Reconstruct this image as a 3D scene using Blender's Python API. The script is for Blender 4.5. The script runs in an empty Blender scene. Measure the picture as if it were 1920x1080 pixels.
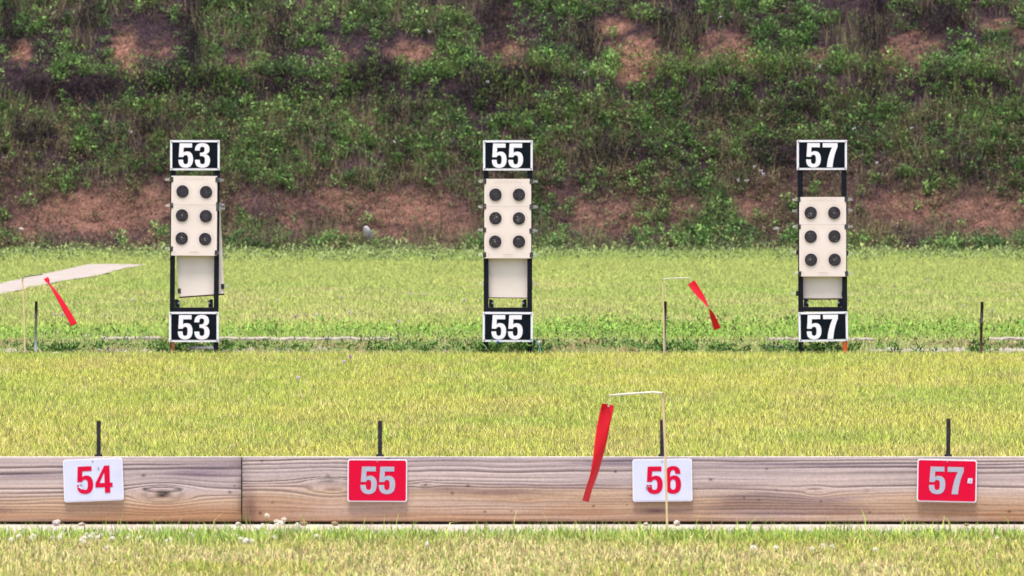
import bpy, math, random
import numpy as np
from mathutils import Vector, Matrix, Euler
from mathutils.geometry import tessellate_polygon

random.seed(7)
RNG = np.random.default_rng(11)
sc = bpy.context.scene
R = math.radians

# ------------------------------------------------------------------ camera, sky, sun, exposure
F = 13416.0          # focal length in photo pixels (1920 wide)
CH = 1.65            # eye height above the lawn
cam_d = bpy.data.cameras.new('camera')
cam = bpy.data.objects.new('camera', cam_d)
sc.collection.objects.link(cam)
cam.location = (0, 0, CH)
cam.rotation_euler = (R(90), 0, 0)
cam_d.sensor_width = 36.0
cam_d.lens = 36.0 * F / 1920.0
cam_d.shift_y = -275.0 / 1920.0
cam_d.clip_start = 0.5
cam_d.clip_end = 3000
cam_d.dof.use_dof = True
cam_d.dof.focus_distance = 40.5
cam_d.dof.aperture_fstop = 15.0
sc.camera = cam

SUN_ELEV, SUN_AZ = 74.0, 195.0      # azimuth clockwise from +Y (north); 180 = behind the camera
world = bpy.data.worlds.new('World')
sc.world = world
world.use_nodes = True
wn = world.node_tree
bg = wn.nodes['Background']
sky = wn.nodes.new('ShaderNodeTexSky')
sky.sky_type = 'NISHITA'
sky.sun_disc = False
sky.sun_elevation = R(SUN_ELEV)
sky.sun_rotation = R(SUN_AZ)
sky.air_density = 1.0
sky.dust_density = 3.5
sky.ozone_density = 1.0
wn.links.new(sky.outputs[0], bg.inputs[0])
bg.inputs[1].default_value = 0.15
sl = bpy.data.lights.new('sun', 'SUN')
sl.energy = 2.6
sl.angle = R(18)
sl.color = (1.0, 0.955, 0.88)
so = bpy.data.objects.new('sun', sl)
sc.collection.objects.link(so)
sd = Vector((math.sin(R(SUN_AZ)) * math.cos(R(SUN_ELEV)), math.cos(R(SUN_AZ)) * math.cos(R(SUN_ELEV)), math.sin(R(SUN_ELEV))))
so.rotation_euler = sd.to_track_quat('Z', 'Y').to_euler()
so.location = (0, 20, 30)
sc.view_settings.view_transform = 'Standard'
sc.view_settings.look = 'None'
sc.view_settings.gamma = 1
sc.view_settings.use_curve_mapping = False
sc.view_settings.exposure = 0.82

# ------------------------------------------------------------------ helpers
def W(px, py, D):
    """world point seen at photo pixel px,py when it stands D metres out"""
    return ((px - 960.0) / F * D, D, CH - (py - 265.0) / F * D)
def DG(py):
    """distance of the flat lawn at photo row py"""
    return CH * F / (py - 265.0)
def lin(r, g, b):
    f = lambda c: (c / 255.0 / 12.92) if c <= 10 else ((c / 255.0 + 0.055) / 1.055) ** 2.4
    return (f(r), f(g), f(b))

def hsh(ix, iy, s):
    h = (ix.astype(np.int64) * 374761393 + iy.astype(np.int64) * 668265263 + s * 974634777) & 0xFFFFFFFF
    h = ((h ^ (h >> 13)) * 1274126177) & 0xFFFFFFFF
    h = (h ^ (h >> 16)) & 0xFFFFFFFF
    return h / 4294967295.0
def vn(x, y, s=0):
    x = np.asarray(x, float); y = np.asarray(y, float)
    x, y = np.broadcast_arrays(x, y)
    ix = np.floor(x); iy = np.floor(y); fx = x - ix; fy = y - iy
    fx = fx * fx * (3 - 2 * fx); fy = fy * fy * (3 - 2 * fy)
    a = hsh(ix, iy, s); b = hsh(ix + 1, iy, s); c = hsh(ix, iy + 1, s); d = hsh(ix + 1, iy + 1, s)
    return (a * (1 - fx) + b * fx) * (1 - fy) + (c * (1 - fx) + d * fx) * fy
def fbm(x, y, s=0, o=4):
    t = 0; a = 0.5; n = 0
    for k in range(o):
        t = t + a * vn(np.asarray(x) * 2 ** k, np.asarray(y) * 2 ** k, s + 17 * k); n += a; a *= 0.5
    return t / n
def sst(a, b, x):
    t = np.clip((x - a) / (b - a), 0, 1); return t * t * (3 - 2 * t)

def mat(name, col, rough=0.7, spec=0.3, metal=0.0, noise=None, bump=None):
    m = bpy.data.materials.new(name); m.use_nodes = True
    nt = m.node_tree; p = nt.nodes['Principled BSDF']
    p.inputs['Base Color'].default_value = (*col, 1)
    p.inputs['Roughness'].default_value = rough
    p.inputs['Specular IOR Level'].default_value = spec
    p.inputs['Metallic'].default_value = metal
    tc = nt.nodes.new('ShaderNodeTexCoord')
    if noise:
        col2, scale, lo, hi = noise
        n = nt.nodes.new('ShaderNodeTexNoise'); n.inputs['Scale'].default_value = scale; n.inputs['Detail'].default_value = 6
        nt.links.new(tc.outputs['Object'], n.inputs['Vector'])
        r = nt.nodes.new('ShaderNodeMapRange'); r.inputs[1].default_value = lo; r.inputs[2].default_value = hi
        nt.links.new(n.outputs[0], r.inputs[0])
        mx = nt.nodes.new('ShaderNodeMix'); mx.data_type = 'RGBA'
        mx.inputs[6].default_value = (*col, 1); mx.inputs[7].default_value = (*col2, 1)
        nt.links.new(r.outputs[0], mx.inputs[0]); nt.links.new(mx.outputs[2], p.inputs['Base Color'])
    if bump:
        scale, dist = bump
        n = nt.nodes.new('ShaderNodeTexNoise'); n.inputs['Scale'].default_value = scale; n.inputs['Detail'].default_value = 5
        nt.links.new(tc.outputs['Object'], n.inputs['Vector'])
        b = nt.nodes.new('ShaderNodeBump'); b.inputs['Distance'].default_value = dist; b.inputs['Strength'].default_value = 1
        nt.links.new(n.outputs[0], b.inputs['Height']); nt.links.new(b.outputs[0], p.inputs['Normal'])
    return m
def leafmat(name, trans=0.35, up=.8):
    m = bpy.data.materials.new(name); m.use_nodes = True
    nt = m.node_tree; nt.nodes.clear()
    out = nt.nodes.new('ShaderNodeOutputMaterial')
    at = nt.nodes.new('ShaderNodeAttribute'); at.attribute_name = 'Col'
    d = nt.nodes.new('ShaderNodeBsdfDiffuse'); t = nt.nodes.new('ShaderNodeBsdfTranslucent')
    mx = nt.nodes.new('ShaderNodeMixShader'); mx.inputs[0].default_value = trans
    ge = nt.nodes.new('ShaderNodeNewGeometry'); va = nt.nodes.new('ShaderNodeVectorMath'); va.operation = 'ADD'; va.inputs[1].default_value = (0, 0, up)
    vz = nt.nodes.new('ShaderNodeVectorMath'); vz.operation = 'NORMALIZE'      # limp blades: soften the facet normal
    nt.links.new(ge.outputs['Normal'], va.inputs[0]); nt.links.new(va.outputs[0], vz.inputs[0])
    nt.links.new(vz.outputs[0], d.inputs['Normal'])
    nt.links.new(at.outputs['Color'], d.inputs[0]); nt.links.new(at.outputs['Color'], t.inputs[0])
    nt.links.new(d.outputs[0], mx.inputs[1]); nt.links.new(t.outputs[0], mx.inputs[2])
    nt.links.new(mx.outputs[0], out.inputs[0])
    return m

def link(o, parent=None):
    sc.collection.objects.link(o)
    if parent: o.parent = parent
    return o
def tag(o, label=None, cat=None, group=None, kind=None):
    if label: o['label'] = label
    if cat: o['category'] = cat
    if group: o['group'] = group
    if kind: o['kind'] = kind
    return o
def empty(name, loc, label, cat, group=None):
    o = bpy.data.objects.new(name, None); o.location = loc; o.empty_display_size = 0.1
    link(o); return tag(o, label, cat, group)

def mesh_np(name, V, Fc, m, col=None, parent=None, smooth=False):
    V = np.asarray(V, np.float32).reshape(-1, 3); Fc = np.asarray(Fc, np.int32)
    me = bpy.data.meshes.new(name); k = Fc.shape[1]
    me.vertices.add(len(V)); me.vertices.foreach_set('co', V.ravel())
    me.loops.add(Fc.size); me.loops.foreach_set('vertex_index', Fc.ravel())
    me.polygons.add(len(Fc))
    me.polygons.foreach_set('loop_start', np.arange(0, Fc.size, k, dtype=np.int32))
    me.polygons.foreach_set('loop_total', np.full(len(Fc), k, np.int32))
    me.update(calc_edges=True)
    if smooth: me.polygons.foreach_set('use_smooth', np.ones(len(Fc), bool))
    if col is not None:
        a = me.attributes.new('Col', 'FLOAT_COLOR', 'POINT')
        c = np.ones((len(V), 4), np.float32); c[:, :3] = col
        a.data.foreach_set('color', c.ravel())
    me.materials.append(m)
    return link(bpy.data.objects.new(name, me), parent)

class MB:
    """collects shapes for ONE mesh"""
    def __init__(s): s.v = []; s.f = []; s.m = []
    def add(s, vs, fs, mi=0):
        b = len(s.v); s.v += [tuple(v) for v in vs]; s.f += [tuple(b + i for i in f) for f in fs]; s.m += [mi] * len(fs)
    def box(s, x0, x1, y0, y1, z0, z1, mi=0):
        s.add([(x0,y0,z0),(x1,y0,z0),(x1,y1,z0),(x0,y1,z0),(x0,y0,z1),(x1,y0,z1),(x1,y1,z1),(x0,y1,z1)],
              [(0,3,2,1),(4,5,6,7),(0,1,5,4),(1,2,6,5),(2,3,7,6),(3,0,4,7)], mi)
    def tube(s, pts, r, n=10, mi=0, cap=True):
        pts = [Vector(p) for p in pts]; rs = r if isinstance(r, (list, tuple)) else [r] * len(pts)
        rings = []
        for i, p in enumerate(pts):
            d = (pts[min(i + 1, len(pts) - 1)] - pts[max(i - 1, 0)]).normalized()
            a = d.cross(Vector((0.13, 1, 0.2))).normalized(); b = d.cross(a)
            rings.append([p + rs[i] * (math.cos(2*math.pi*k/n) * a + math.sin(2*math.pi*k/n) * b) for k in range(n)])
        vs = [v for q in rings for v in q]; fs = []
        for i in range(len(pts) - 1):
            for k in range(n):
                fs.append((i*n+k, i*n+(k+1) % n, (i+1)*n+(k+1) % n, (i+1)*n+k))
        if cap: fs += [tuple(range(n)), tuple(reversed(range((len(pts)-1)*n, len(pts)*n)))]
        s.add(vs, fs, mi)
    def plate(s, poly, y0, y1, mi=0):
        """extrude an XZ outline from y0 (front) to y1"""
        n = len(poly)
        vs = [(x, y0, z) for x, z in poly] + [(x, y1, z) for x, z in poly]
        fs = [tuple(range(n)), tuple(reversed(range(n, 2*n)))] + [(i, i+n, (i+1) % n + n, (i+1) % n) for i in range(n)]
        s.add(vs, fs, mi)
    def sheet(s, loops, y, mi=0):
        """flat filled outline (with holes) in the XZ plane"""
        tr = tessellate_polygon([[Vector((x, z, 0)) for x, z in l] for l in loops])
        vs = [(x, y, z) for l in loops for x, z in l]
        out = []
        for a, b, c in tr:
            A, B, C = vs[a], vs[b], vs[c]
            if (B[0]-A[0])*(C[2]-A[2]) - (B[2]-A[2])*(C[0]-A[0]) < 0: b, c = c, b
            out.append((a, b, c))
        s.add(vs, out, mi)
    def build(s, name, mats, parent=None, bevel=0, smooth=False):
        me = bpy.data.meshes.new(name); me.from_pydata(s.v, [], s.f)
        for m in (mats if isinstance(mats, (list, tuple)) else [mats]): me.materials.append(m)
        me.polygons.foreach_set('material_index', s.m)
        if smooth: me.polygons.foreach_set('use_smooth', [True] * len(s.f))
        me.update()
        o = link(bpy.data.objects.new(name, me), parent)
        if bevel:
            b = o.modifiers.new('bevel', 'BEVEL'); b.width = bevel; b.segments = 2; b.limit_method = 'ANGLE'
        return o
def rrect(w, h, r, n=5, cx=0, cz=0):
    out = []
    for (sx, sz, a0) in ((1, -1, -90), (1, 1, 0), (-1, 1, 90), (-1, -1, 180)):
        for k in range(n + 1):
            a = R(a0 + 90.0 * k / n)
            out.append((cx + sx*(w/2 - r) + r*math.cos(a), cz + sz*(h/2 - r) + r*math.sin(a)))
    return out
def disc(cx, cz, r, n=28):
    return [(cx + r*math.cos(2*math.pi*k/n), cz + r*math.sin(2*math.pi*k/n)) for k in range(n)]

# ------------------------------------------------------------------ numerals, drawn as outlines
GLY = {
 '5': (.60, ["M .05 1 L .56 1 L .56 .825 L .22 .825 L .205 .61 C .24 .65 .30 .665 .36 .665 C .53 .665 .60 .53 .60 .345 C .60 .12 .50 -.01 .30 -.01 C .11 -.01 0 .09 0 .30 L 0 .325 L .195 .325 C .195 .20 .215 .14 .295 .14 C .38 .14 .40 .21 .40 .335 C .40 .46 .375 .515 .30 .515 C .24 .515 .205 .48 .20 .435 L .015 .435"]),
 '3': (.60, ["M 0 .70 L .195 .70 C .195 .80 .215 .86 .29 .86 C .36 .86 .385 .82 .385 .745 C .385 .66 .345 .615 .25 .615 L .20 .615 L .20 .475 L .25 .475 C .355 .475 .40 .43 .40 .30 C .40 .19 .37 .14 .295 .14 C .215 .14 .195 .20 .195 .32 L 0 .32 C 0 .10 .09 -.01 .295 -.01 C .50 -.01 .60 .10 .60 .29 C .60 .43 .55 .52 .43 .55 C .53 .58 .58 .65 .58 .755 C .58 .92 .48 1.01 .295 1.01 C .11 1.01 0 .92 0 .70"]),
 '7': (.58, ["M 0 1 L .57 1 L .57 .84 C .47 .60 .40 .32 .38 0 L .155 0 C .18 .30 .25 .58 .36 .82 L 0 .82"]),
 '4': (.62, ["M .34 1 L .53 1 L .53 .37 L .62 .37 L .62 .21 L .53 .21 L .53 0 L .335 0 L .335 .21 L 0 .21 L 0 .36", "M .335 .37 L .335 .76 L .15 .37"]),
 '6': (.60, ["M .58 .72 L .385 .72 C .385 .81 .37 .86 .305 .86 C .22 .86 .20 .76 .20 .60 C .235 .645 .285 .665 .345 .665 C .51 .665 .60 .55 .60 .34 C .60 .11 .50 -.01 .30 -.01 C .08 -.01 0 .13 0 .50 C 0 .86 .09 1.01 .31 1.01 C .49 1.01 .58 .92 .58 .72", "M .305 .515 C .375 .515 .40 .45 .40 .33 C .40 .20 .375 .14 .305 .14 C .235 .14 .205 .20 .205 .33 C .205 .46 .235 .515 .305 .515"]),
}
def outline(s, n=7):
    t = s.split(); i = 0; out = []
    while i < len(t):
        c = t[i]
        if c in 'ML':
            out.append((float(t[i+1]), float(t[i+2]))); i += 3
        else:
            p0 = out[-1]; q = [float(a) for a in t[i+1:i+7]]; i += 7
            for k in range(1, n + 1):
                u = k / n
                out.append(tuple((1-u)**3*p0[j] + 3*(1-u)**2*u*q[j] + 3*(1-u)*u*u*q[2+j] + u**3*q[4+j] for j in (0, 1)))
    if abs(out[0][0]-out[-1][0]) < 1e-6 and abs(out[0][1]-out[-1][1]) < 1e-6: out.pop()
    return out
def numeral(ch, x, z, w, h, y, m, parent):
    gw, ls = GLY[ch]; b = MB()
    b.sheet([[(x + px/gw*w, z + pz*h) for px, pz in outline(l)] for l in ls], y)
    return b.build('numeral', m, parent)

# ------------------------------------------------------------------ materials
M = {}
M['white_sign'] = mat('white_sign', (.52, .54, .66), .5, .12, noise=((.47, .49, .61), 14, .45, .75))
M['white_rim'] = mat('white_rim', (.66, .66, .72), .4)
M['red_sign'] = mat('red_sign', (.54, .003, .030), .6, .06, noise=((.48, .004, .034), 9, .4, .8))
M['red_ink'] = mat('red_ink', (.50, .004, .034), .6, .06)
M['silver_ink'] = mat('silver_ink', (.34, .36, .43), .5, .15, noise=((.30, .31, .38), 60, .4, .8))
M['black_sign'] = mat('black_sign', (.004, .006, .012), .6, .08, noise=((.008, .013, .020), 8, .45, .8))
M['white_ink'] = mat('white_ink', (.82, .79, .86), .6, .1)
M['screw'] = mat('screw', (.30, .31, .36), .4, .5, .6)
M['black_paint'] = mat('black_paint', (.008, .009, .016), .7, .10, noise=((.016, .016, .023), 12, .4, .8))
M['orange_paint'] = mat('orange_paint', (.55, .10, .018), .7, .2, noise=((.30, .10, .05), 30, .35, .7))
M['brown_foot'] = mat('brown_foot', (.36, .12, .05), .8, .2, noise=((.18, .08, .05), 30, .35, .7))
M['pipe_black'] = mat('pipe_black', (.018, .015, .018), .6, .3, noise=((.05, .04, .04), 40, .45, .8), bump=(120, .001))
M['pipe_grey'] = mat('pipe_grey', (.36, .36, .40), .5, .4, .2, noise=((.22, .18, .17), 22, .4, .8))
M['pipe_rust'] = mat('pipe_rust', (.11, .045, .03), .85, .2, noise=((.05, .035, .035), 25, .35, .7))
M['paper'] = mat('paper', (.80, .685, .64), .9, .1, noise=((.76, .65, .615), 6, .3, .8))
M['board'] = mat('board', (.84, .735, .69), .9, .1, noise=((.76, .66, .61), 5, .35, .75))
M['board_edge'] = mat('board_edge', (.06, .025, .025), .9, .1)
M['bull_black'] = mat('bull_black', (.007, .006, .013), .95, .0)
M['ring_ink'] = mat('ring_ink', (.40, .37, .40), .8, .1)
M['faint_ink'] = mat('faint_ink', (.50, .42, .37), .9, .1)
M['hole'] = mat('hole', (.62, .56, .45), .9, .1)
M['clip_black'] = mat('clip_black', (.012, .012, .016), .35, .5)
M['wire'] = mat('wire', (.62, .60, .58), .35, .5, .5)
M['dowel'] = mat('dowel', (.80, .60, .34), .7, .2, noise=((.62, .46, .26), 20, .3, .8))
M['arm_white'] = mat('arm_white', (.66, .62, .54), .6, .3)
M['arm_dark'] = mat('arm_dark', (.10, .12, .10), .6, .3)
def ribbonmat():
    m = bpy.data.materials.new('ribbon_red'); m.use_nodes = True; nt = m.node_tree
    p = nt.nodes['Principled BSDF']; p.inputs['Base Color'].default_value = (.80, .004, .025, 1); p.inputs['Roughness'].default_value = .5
    t = nt.nodes.new('ShaderNodeBsdfTranslucent'); t.inputs[0].default_value = (.86, .01, .03, 1)
    x = nt.nodes.new('ShaderNodeMixShader'); x.inputs[0].default_value = .3
    nt.links.new(p.outputs[0], x.inputs[1]); nt.links.new(t.outputs[0], x.inputs[2])
    nt.links.new(x.outputs[0], nt.nodes['Material Output'].inputs[0]); return m
M['ribbon'] = ribbonmat()
M['stone'] = mat('stone', (.50, .44, .40), .9, .2, noise=((.34, .28, .25), 25, .35, .7), bump=(40, .004))
M['stone_brown'] = mat('stone_brown', (.30, .19, .13), .9, .2, noise=((.16, .10, .07), 25, .35, .7), bump=(40, .004))
M['chalk'] = mat('chalk', (.50, .45, .43), .9, .2, noise=((.36, .29, .27), 18, .4, .7), bump=(30, .006))
M['edging'] = mat('edging', (.42, .36, .32), .95, .1, noise=((.26, .22, .17), 7, .35, .7), bump=(60, .003))
M['boulder'] = mat('boulder', (.50, .45, .46), .95, .1, noise=((.30, .25, .26), 9, .4, .65), bump=(30, .004))
M['concrete'] = mat('concrete', (.50, .43, .39), .95, .1, noise=((.36, .29, .25), 9, .35, .75), bump=(60, .003))
M['path'] = mat('path', (.40, .345, .31), .95, .1, noise=((.32, .265, .23), 3, .35, .75), bump=(20, .005))
M['grass'] = leafmat('grass', .3, 1.6)
M['leaf'] = leafmat('leaf', .25, 1.0)
M['blue'] = mat('blue_plastic', (.02, .10, .50), .5)
M['teal'] = mat('teal_twine', (.05, .26, .28), .7)
M['end_grain'] = mat('end_grain', (.06, .04, .03), .9, .1, noise=((.025, .018, .015), 40, .3, .7))

# ------------------------------------------------------------------ ground sheet
def ground_mat():
    m = bpy.data.materials.new('lawn_soil'); m.use_nodes = True; nt = m.node_tree; p = nt.nodes['Principled BSDF']
    p.inputs['Roughness'].default_value = 1; p.inputs['Specular IOR Level'].default_value = .05
    tc = nt.nodes.new('ShaderNodeTexCoord')
    a = nt.nodes.new('ShaderNodeTexNoise'); a.inputs['Scale'].default_value = 1.3; a.inputs['Detail'].default_value = 8
    b = nt.nodes.new('ShaderNodeTexNoise'); b.inputs['Scale'].default_value = 30; b.inputs['Detail'].default_value = 6
    r1 = nt.nodes.new('ShaderNodeValToRGB'); r2 = nt.nodes.new('ShaderNodeValToRGB')
    nt.links.new(tc.outputs['Object'], a.inputs[0]); nt.links.new(tc.outputs['Object'], b.inputs[0])
    r1.color_ramp.elements[0].position = .3; r1.color_ramp.elements[1].position = .7
    r1.color_ramp.elements[0].color = (.16, .17, .05, 1); r1.color_ramp.elements[1].color = (.34, .29, .11, 1)
    r2.color_ramp.elements[0].position = .3; r2.color_ramp.elements[1].position = .7
    r2.color_ramp.elements[0].color = (.4, .4, .4, 1); r2.color_ramp.elements[1].color = (1.2, 1.2, 1.2, 1)
    nt.links.new(a.outputs[0], r1.inputs[0]); nt.links.new(b.outputs[0], r2.inputs[0])
    mx = nt.nodes.new('ShaderNodeMix'); mx.data_type = 'RGBA'; mx.blend_type = 'MULTIPLY'; mx.inputs[0].default_value = 1
    nt.links.new(r1.outputs[0], mx.inputs[6]); nt.links.new(r2.outputs[0], mx.inputs[7]); nt.links.new(mx.outputs[2], p.inputs['Base Color'])
    return m
g = MB(); g.add([(-1500, -1500, 0), (1500, -1500, 0), (1500, 1500, 0), (-1500, 1500, 0)], [(0, 1, 2, 3)])
tag(g.build('ground', ground_mat()), kind='structure')

# pale concrete footing strip under the plank
N = 260; xs = np.linspace(-9, 9, N)
front = 29.35 + .10 * (vn(xs * 3, 0, 3) - .5)
V = np.concatenate([np.stack([xs, front, np.full(N, .006)], 1), np.stack([xs, np.full(N, 31.0), np.full(N, .006)], 1)])
Fc = np.stack([np.arange(N-1), np.arange(1, N), np.arange(1, N) + N, np.arange(N-1) + N], 1)
tag(mesh_np('concrete_strip', V, Fc, M['concrete']), kind='structure')

# path on the far left
up = [(-700, 640), (-300, 585), (0, 533), (60, 520), (120, 507), (165, 497), (215, 496.5), (272, 497)]
lo = [(275, 499), (240, 503), (180, 519), (120, 528), (60, 540), (0, 555), (-300, 625), (-700, 700)]
pathpoly = [W(x, y, DG(y))[:2] for x, y in up + lo]
b = MB(); b.add([(x, y, .012) for x, y in pathpoly], [tuple(reversed(range(len(pathpoly))))])
tag(b.build('path', M['path']), kind='structure')
def inpoly(x, y, poly):
    ins = np.zeros(len(x), bool); n = len(poly)
    for i in range(n):
        x1, y1 = poly[i]; x2, y2 = poly[(i+1) % n]
        c = ((y1 > y) != (y2 > y)) & (x < (x2-x1) * (y-y1) / (y2-y1+1e-12) + x1); ins ^= c
    return ins

# ------------------------------------------------------------------ berm
PD = np.array([104.5, 106.4, 107.2, 108.2, 109.2, 110.0, 110.22, 110.9, 112.5, 114.5, 117, 120, 130])
PZ = np.array([-.12, .03, .22, .90, 1.68, 2.22, 2.62, 2.84, 3.92, 5.4, 7.0, 7.1, -.3])
BARE = [(180,400,140,50,1),(60,435,50,22,.7),(300,375,60,36,.8),(560,402,60,38,.6),(640,382,90,32,.8),(770,392,110,40,.9),(700,440,100,20,.6),(820,462,45,9,.7),(860,425,40,26,.7),
 (1140,410,90,45,.65),(1250,395,80,40,.5),(1420,385,60,36,.6),(1700,395,110,42,.8),(1850,405,90,50,.75),
 (40,98,24,27,1),(235,92,34,44,1),(243,128,20,20,.9),(300,90,40,30,.5),(440,122,50,22,.5),(640,110,40,30,.5),(780,100,60,32,.75),(955,103,45,30,.75),(1150,52,44,22,.9),
 (1195,108,58,48,1.1),(1185,136,58,20,1.1),(1370,95,70,42,.75),(1402,114,38,28,1.1),(1540,108,32,20,.7),(1700,105,66,44,.8),(1680,130,30,20,.7),(1870,50,44,16,.7),(1920,60,30,30,.6),(940,20,24,28,.5),(500,110,30,25,.4)]
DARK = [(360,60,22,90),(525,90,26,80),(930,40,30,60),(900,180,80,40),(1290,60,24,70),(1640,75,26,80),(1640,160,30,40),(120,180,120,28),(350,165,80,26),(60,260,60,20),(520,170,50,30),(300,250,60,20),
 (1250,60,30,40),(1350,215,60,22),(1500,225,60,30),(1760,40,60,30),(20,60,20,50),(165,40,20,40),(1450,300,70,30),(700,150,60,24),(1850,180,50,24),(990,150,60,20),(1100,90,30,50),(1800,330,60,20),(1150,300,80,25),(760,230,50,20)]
def blobs(x, D, z, L):
    px = 960 + x * F / D; py = 265 - (z - CH) * F / D; t = np.zeros_like(px)
    wob = 1 + .9 * (fbm(x * 2.2, z * 2.2, 5) - .5)
    for q in L:
        s = q[4] if len(q) > 4 else 1.0
        rr = (((px - q[0]) / q[2]) ** 2 + ((py - q[1]) / q[3]) ** 2) * wob
        t = np.maximum(t, s * np.exp(-rr ** 1.5))
    return t
def berm_z(x, D):
    z = np.interp(D, PD, PZ)
    amp = sst(106.2, 108, D)
    wx = x + 1.2 * (vn(x * .3, D * .3, 8) - .5)
    z = z + amp * (.34 * (fbm(x * .8, D * .9, 2) - .5) + .16 * (fbm(wx * 3.1, D * 3.1, 4) - .5))
    return z
nx, ny = 420, 230
gx = np.linspace(-13, 13, nx)
gd = np.concatenate([np.linspace(104.5, 113.2, ny - 18), np.linspace(113.6, 130, 18)])
X, D_ = np.meshgrid(gx, gd); Z = berm_z(X, D_)
bare = blobs(X.ravel(), D_.ravel(), Z.ravel(), BARE)
Z = Z + (bare.reshape(Z.shape) > .5) * .03 * (vn(X * 14, D_ * 14, 9) - .5)
V = np.stack([X, D_, Z], -1).reshape(-1, 3)
# long shoulders of the same bank, out of frame on both sides
I = np.arange(nx * ny).reshape(ny, nx)
Fc = np.stack([I[:-1, :-1], I[:-1, 1:], I[1:, 1:], I[1:, :-1]], -1).reshape(-1, 4)
sx = []; fx = []
base = len(V)
for side in (-1, 1):
    ex = np.array([13, 20, 40, 90.]) * side
    for k in range(len(ex) - 1):
        for j in range(0, ny - 1, 6):
            j2 = min(j + 6, ny - 1)
            col = 0 if side < 0 else nx - 1
            z1, z2 = Z[j, col], Z[j2, col]
            q = [(ex[k], gd[j], z1), (ex[k+1], gd[j], z1), (ex[k+1], gd[j2], z2), (ex[k], gd[j2], z2)]
            if side < 0: q = [q[1], q[0], q[3], q[2]]
            b0 = base + len(sx); sx += q; fx.append((b0, b0+1, b0+2, b0+3))
V = np.concatenate([V, np.array(sx)]); Fc = np.concatenate([Fc, np.array(fx)])
bare_all = np.concatenate([bare, np.zeros(len(sx))])
n1 = fbm(V[:, 0] * 1.2, (V[:, 1] + V[:, 2]) * 1.2, 21); n2 = fbm(V[:, 0] * 7, (V[:, 1] + V[:, 2]) * 7, 22)
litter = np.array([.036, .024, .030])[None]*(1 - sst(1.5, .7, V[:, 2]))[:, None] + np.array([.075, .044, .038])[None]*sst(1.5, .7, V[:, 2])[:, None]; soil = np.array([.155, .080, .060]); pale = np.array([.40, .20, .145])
n3 = fbm(V[:, 0] * 16, (V[:, 1] + V[:, 2]) * 22, 23)
k = np.clip(sst(.15, 1.0, bare_all + .8 * (n2 - .5) + .5 * (n1 - .5) + .5*(n3 - .5)), 0, 1)[:, None]
kp = (k[:, 0] * sst(.45, .8, n3) * sst(1.2, 2.4, V[:, 2]) * sst(.8, 1.05, bare_all))[:, None]
colr = litter * (1 - k) + soil * k; colr = colr * (1 - .6*kp) + pale * .6 * kp
colr = colr * (.45 + .7 * n2 + .4 * n3)[:, None] * (1 - .35*np.concatenate([blobs(X.ravel(), D_.ravel(), Z.ravel(), DARK), np.zeros(len(sx))]))[:, None]  # DARK zones: darker litter, with the band's deep shade put into the colour
def attr_soil(name, sc_, lo_, hi_):
    m = bpy.data.materials.new(name); m.use_nodes = True; nt = m.node_tree; p = nt.nodes['Principled BSDF']
    p.inputs['Roughness'].default_value = 1; p.inputs['Specular IOR Level'].default_value = .05
    at = nt.nodes.new('ShaderNodeAttribute'); at.attribute_name = 'Col'
    tc = nt.nodes.new('ShaderNodeTexCoord'); n = nt.nodes.new('ShaderNodeTexNoise'); n.inputs['Scale'].default_value = sc_; n.inputs['Detail'].default_value = 6
    nt.links.new(tc.outputs['Object'], n.inputs[0])
    r = nt.nodes.new('ShaderNodeMapRange'); r.inputs[1].default_value = .3; r.inputs[2].default_value = .7; r.inputs[3].default_value = lo_; r.inputs[4].default_value = hi_
    nt.links.new(n.outputs[0], r.inputs[0])
    v = nt.nodes.new('ShaderNodeVectorMath'); v.operation = 'SCALE'
    nt.links.new(at.outputs['Color'], v.inputs[0]); nt.links.new(r.outputs[0], v.inputs['Scale']); nt.links.new(v.outputs[0], p.inputs['Base Color'])
    return m
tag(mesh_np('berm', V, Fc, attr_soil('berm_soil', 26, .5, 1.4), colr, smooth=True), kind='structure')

# ------------------------------------------------------------------ plants as merged meshes
def blades(P, h, w, lean, col, name, m, label, cat, segs=1, tipmul=1.15):
    n = len(P); az = RNG.uniform(0, 2*np.pi, n); la = RNG.uniform(0, 2*np.pi, n)
    s = np.stack([np.cos(az), np.sin(az), np.zeros(n)], 1) * (w/2)[:, None]
    d = np.stack([np.cos(la), np.sin(la), np.zeros(n)], 1) * (h*lean)[:, None]
    tip = P + d; tip[:, 2] += h * np.sqrt(np.maximum(.05, 1 - lean**2))
    if segs == 1:
        V = np.stack([P - s, P + s, tip], 1).reshape(-1, 3); Fc = np.arange(3*n).reshape(n, 3)
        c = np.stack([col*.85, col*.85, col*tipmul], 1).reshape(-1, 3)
    else:
        mid = P + d*.3; mid[:, 2] += h*.6
        V = np.stack([P - s, P + s, mid + s*.8, tip, mid - s*.8], 1).reshape(-1, 3)
        Fc = (np.arange(n)[:, None, None]*5 + np.array([[0, 1, 2], [0, 2, 4], [4, 2, 3]])[None]).reshape(-1, 3)
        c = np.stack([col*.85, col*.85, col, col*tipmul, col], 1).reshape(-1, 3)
    o = mesh_np(name, V, Fc, m, c); return tag(o, label, cat, kind='stuff')
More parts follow.
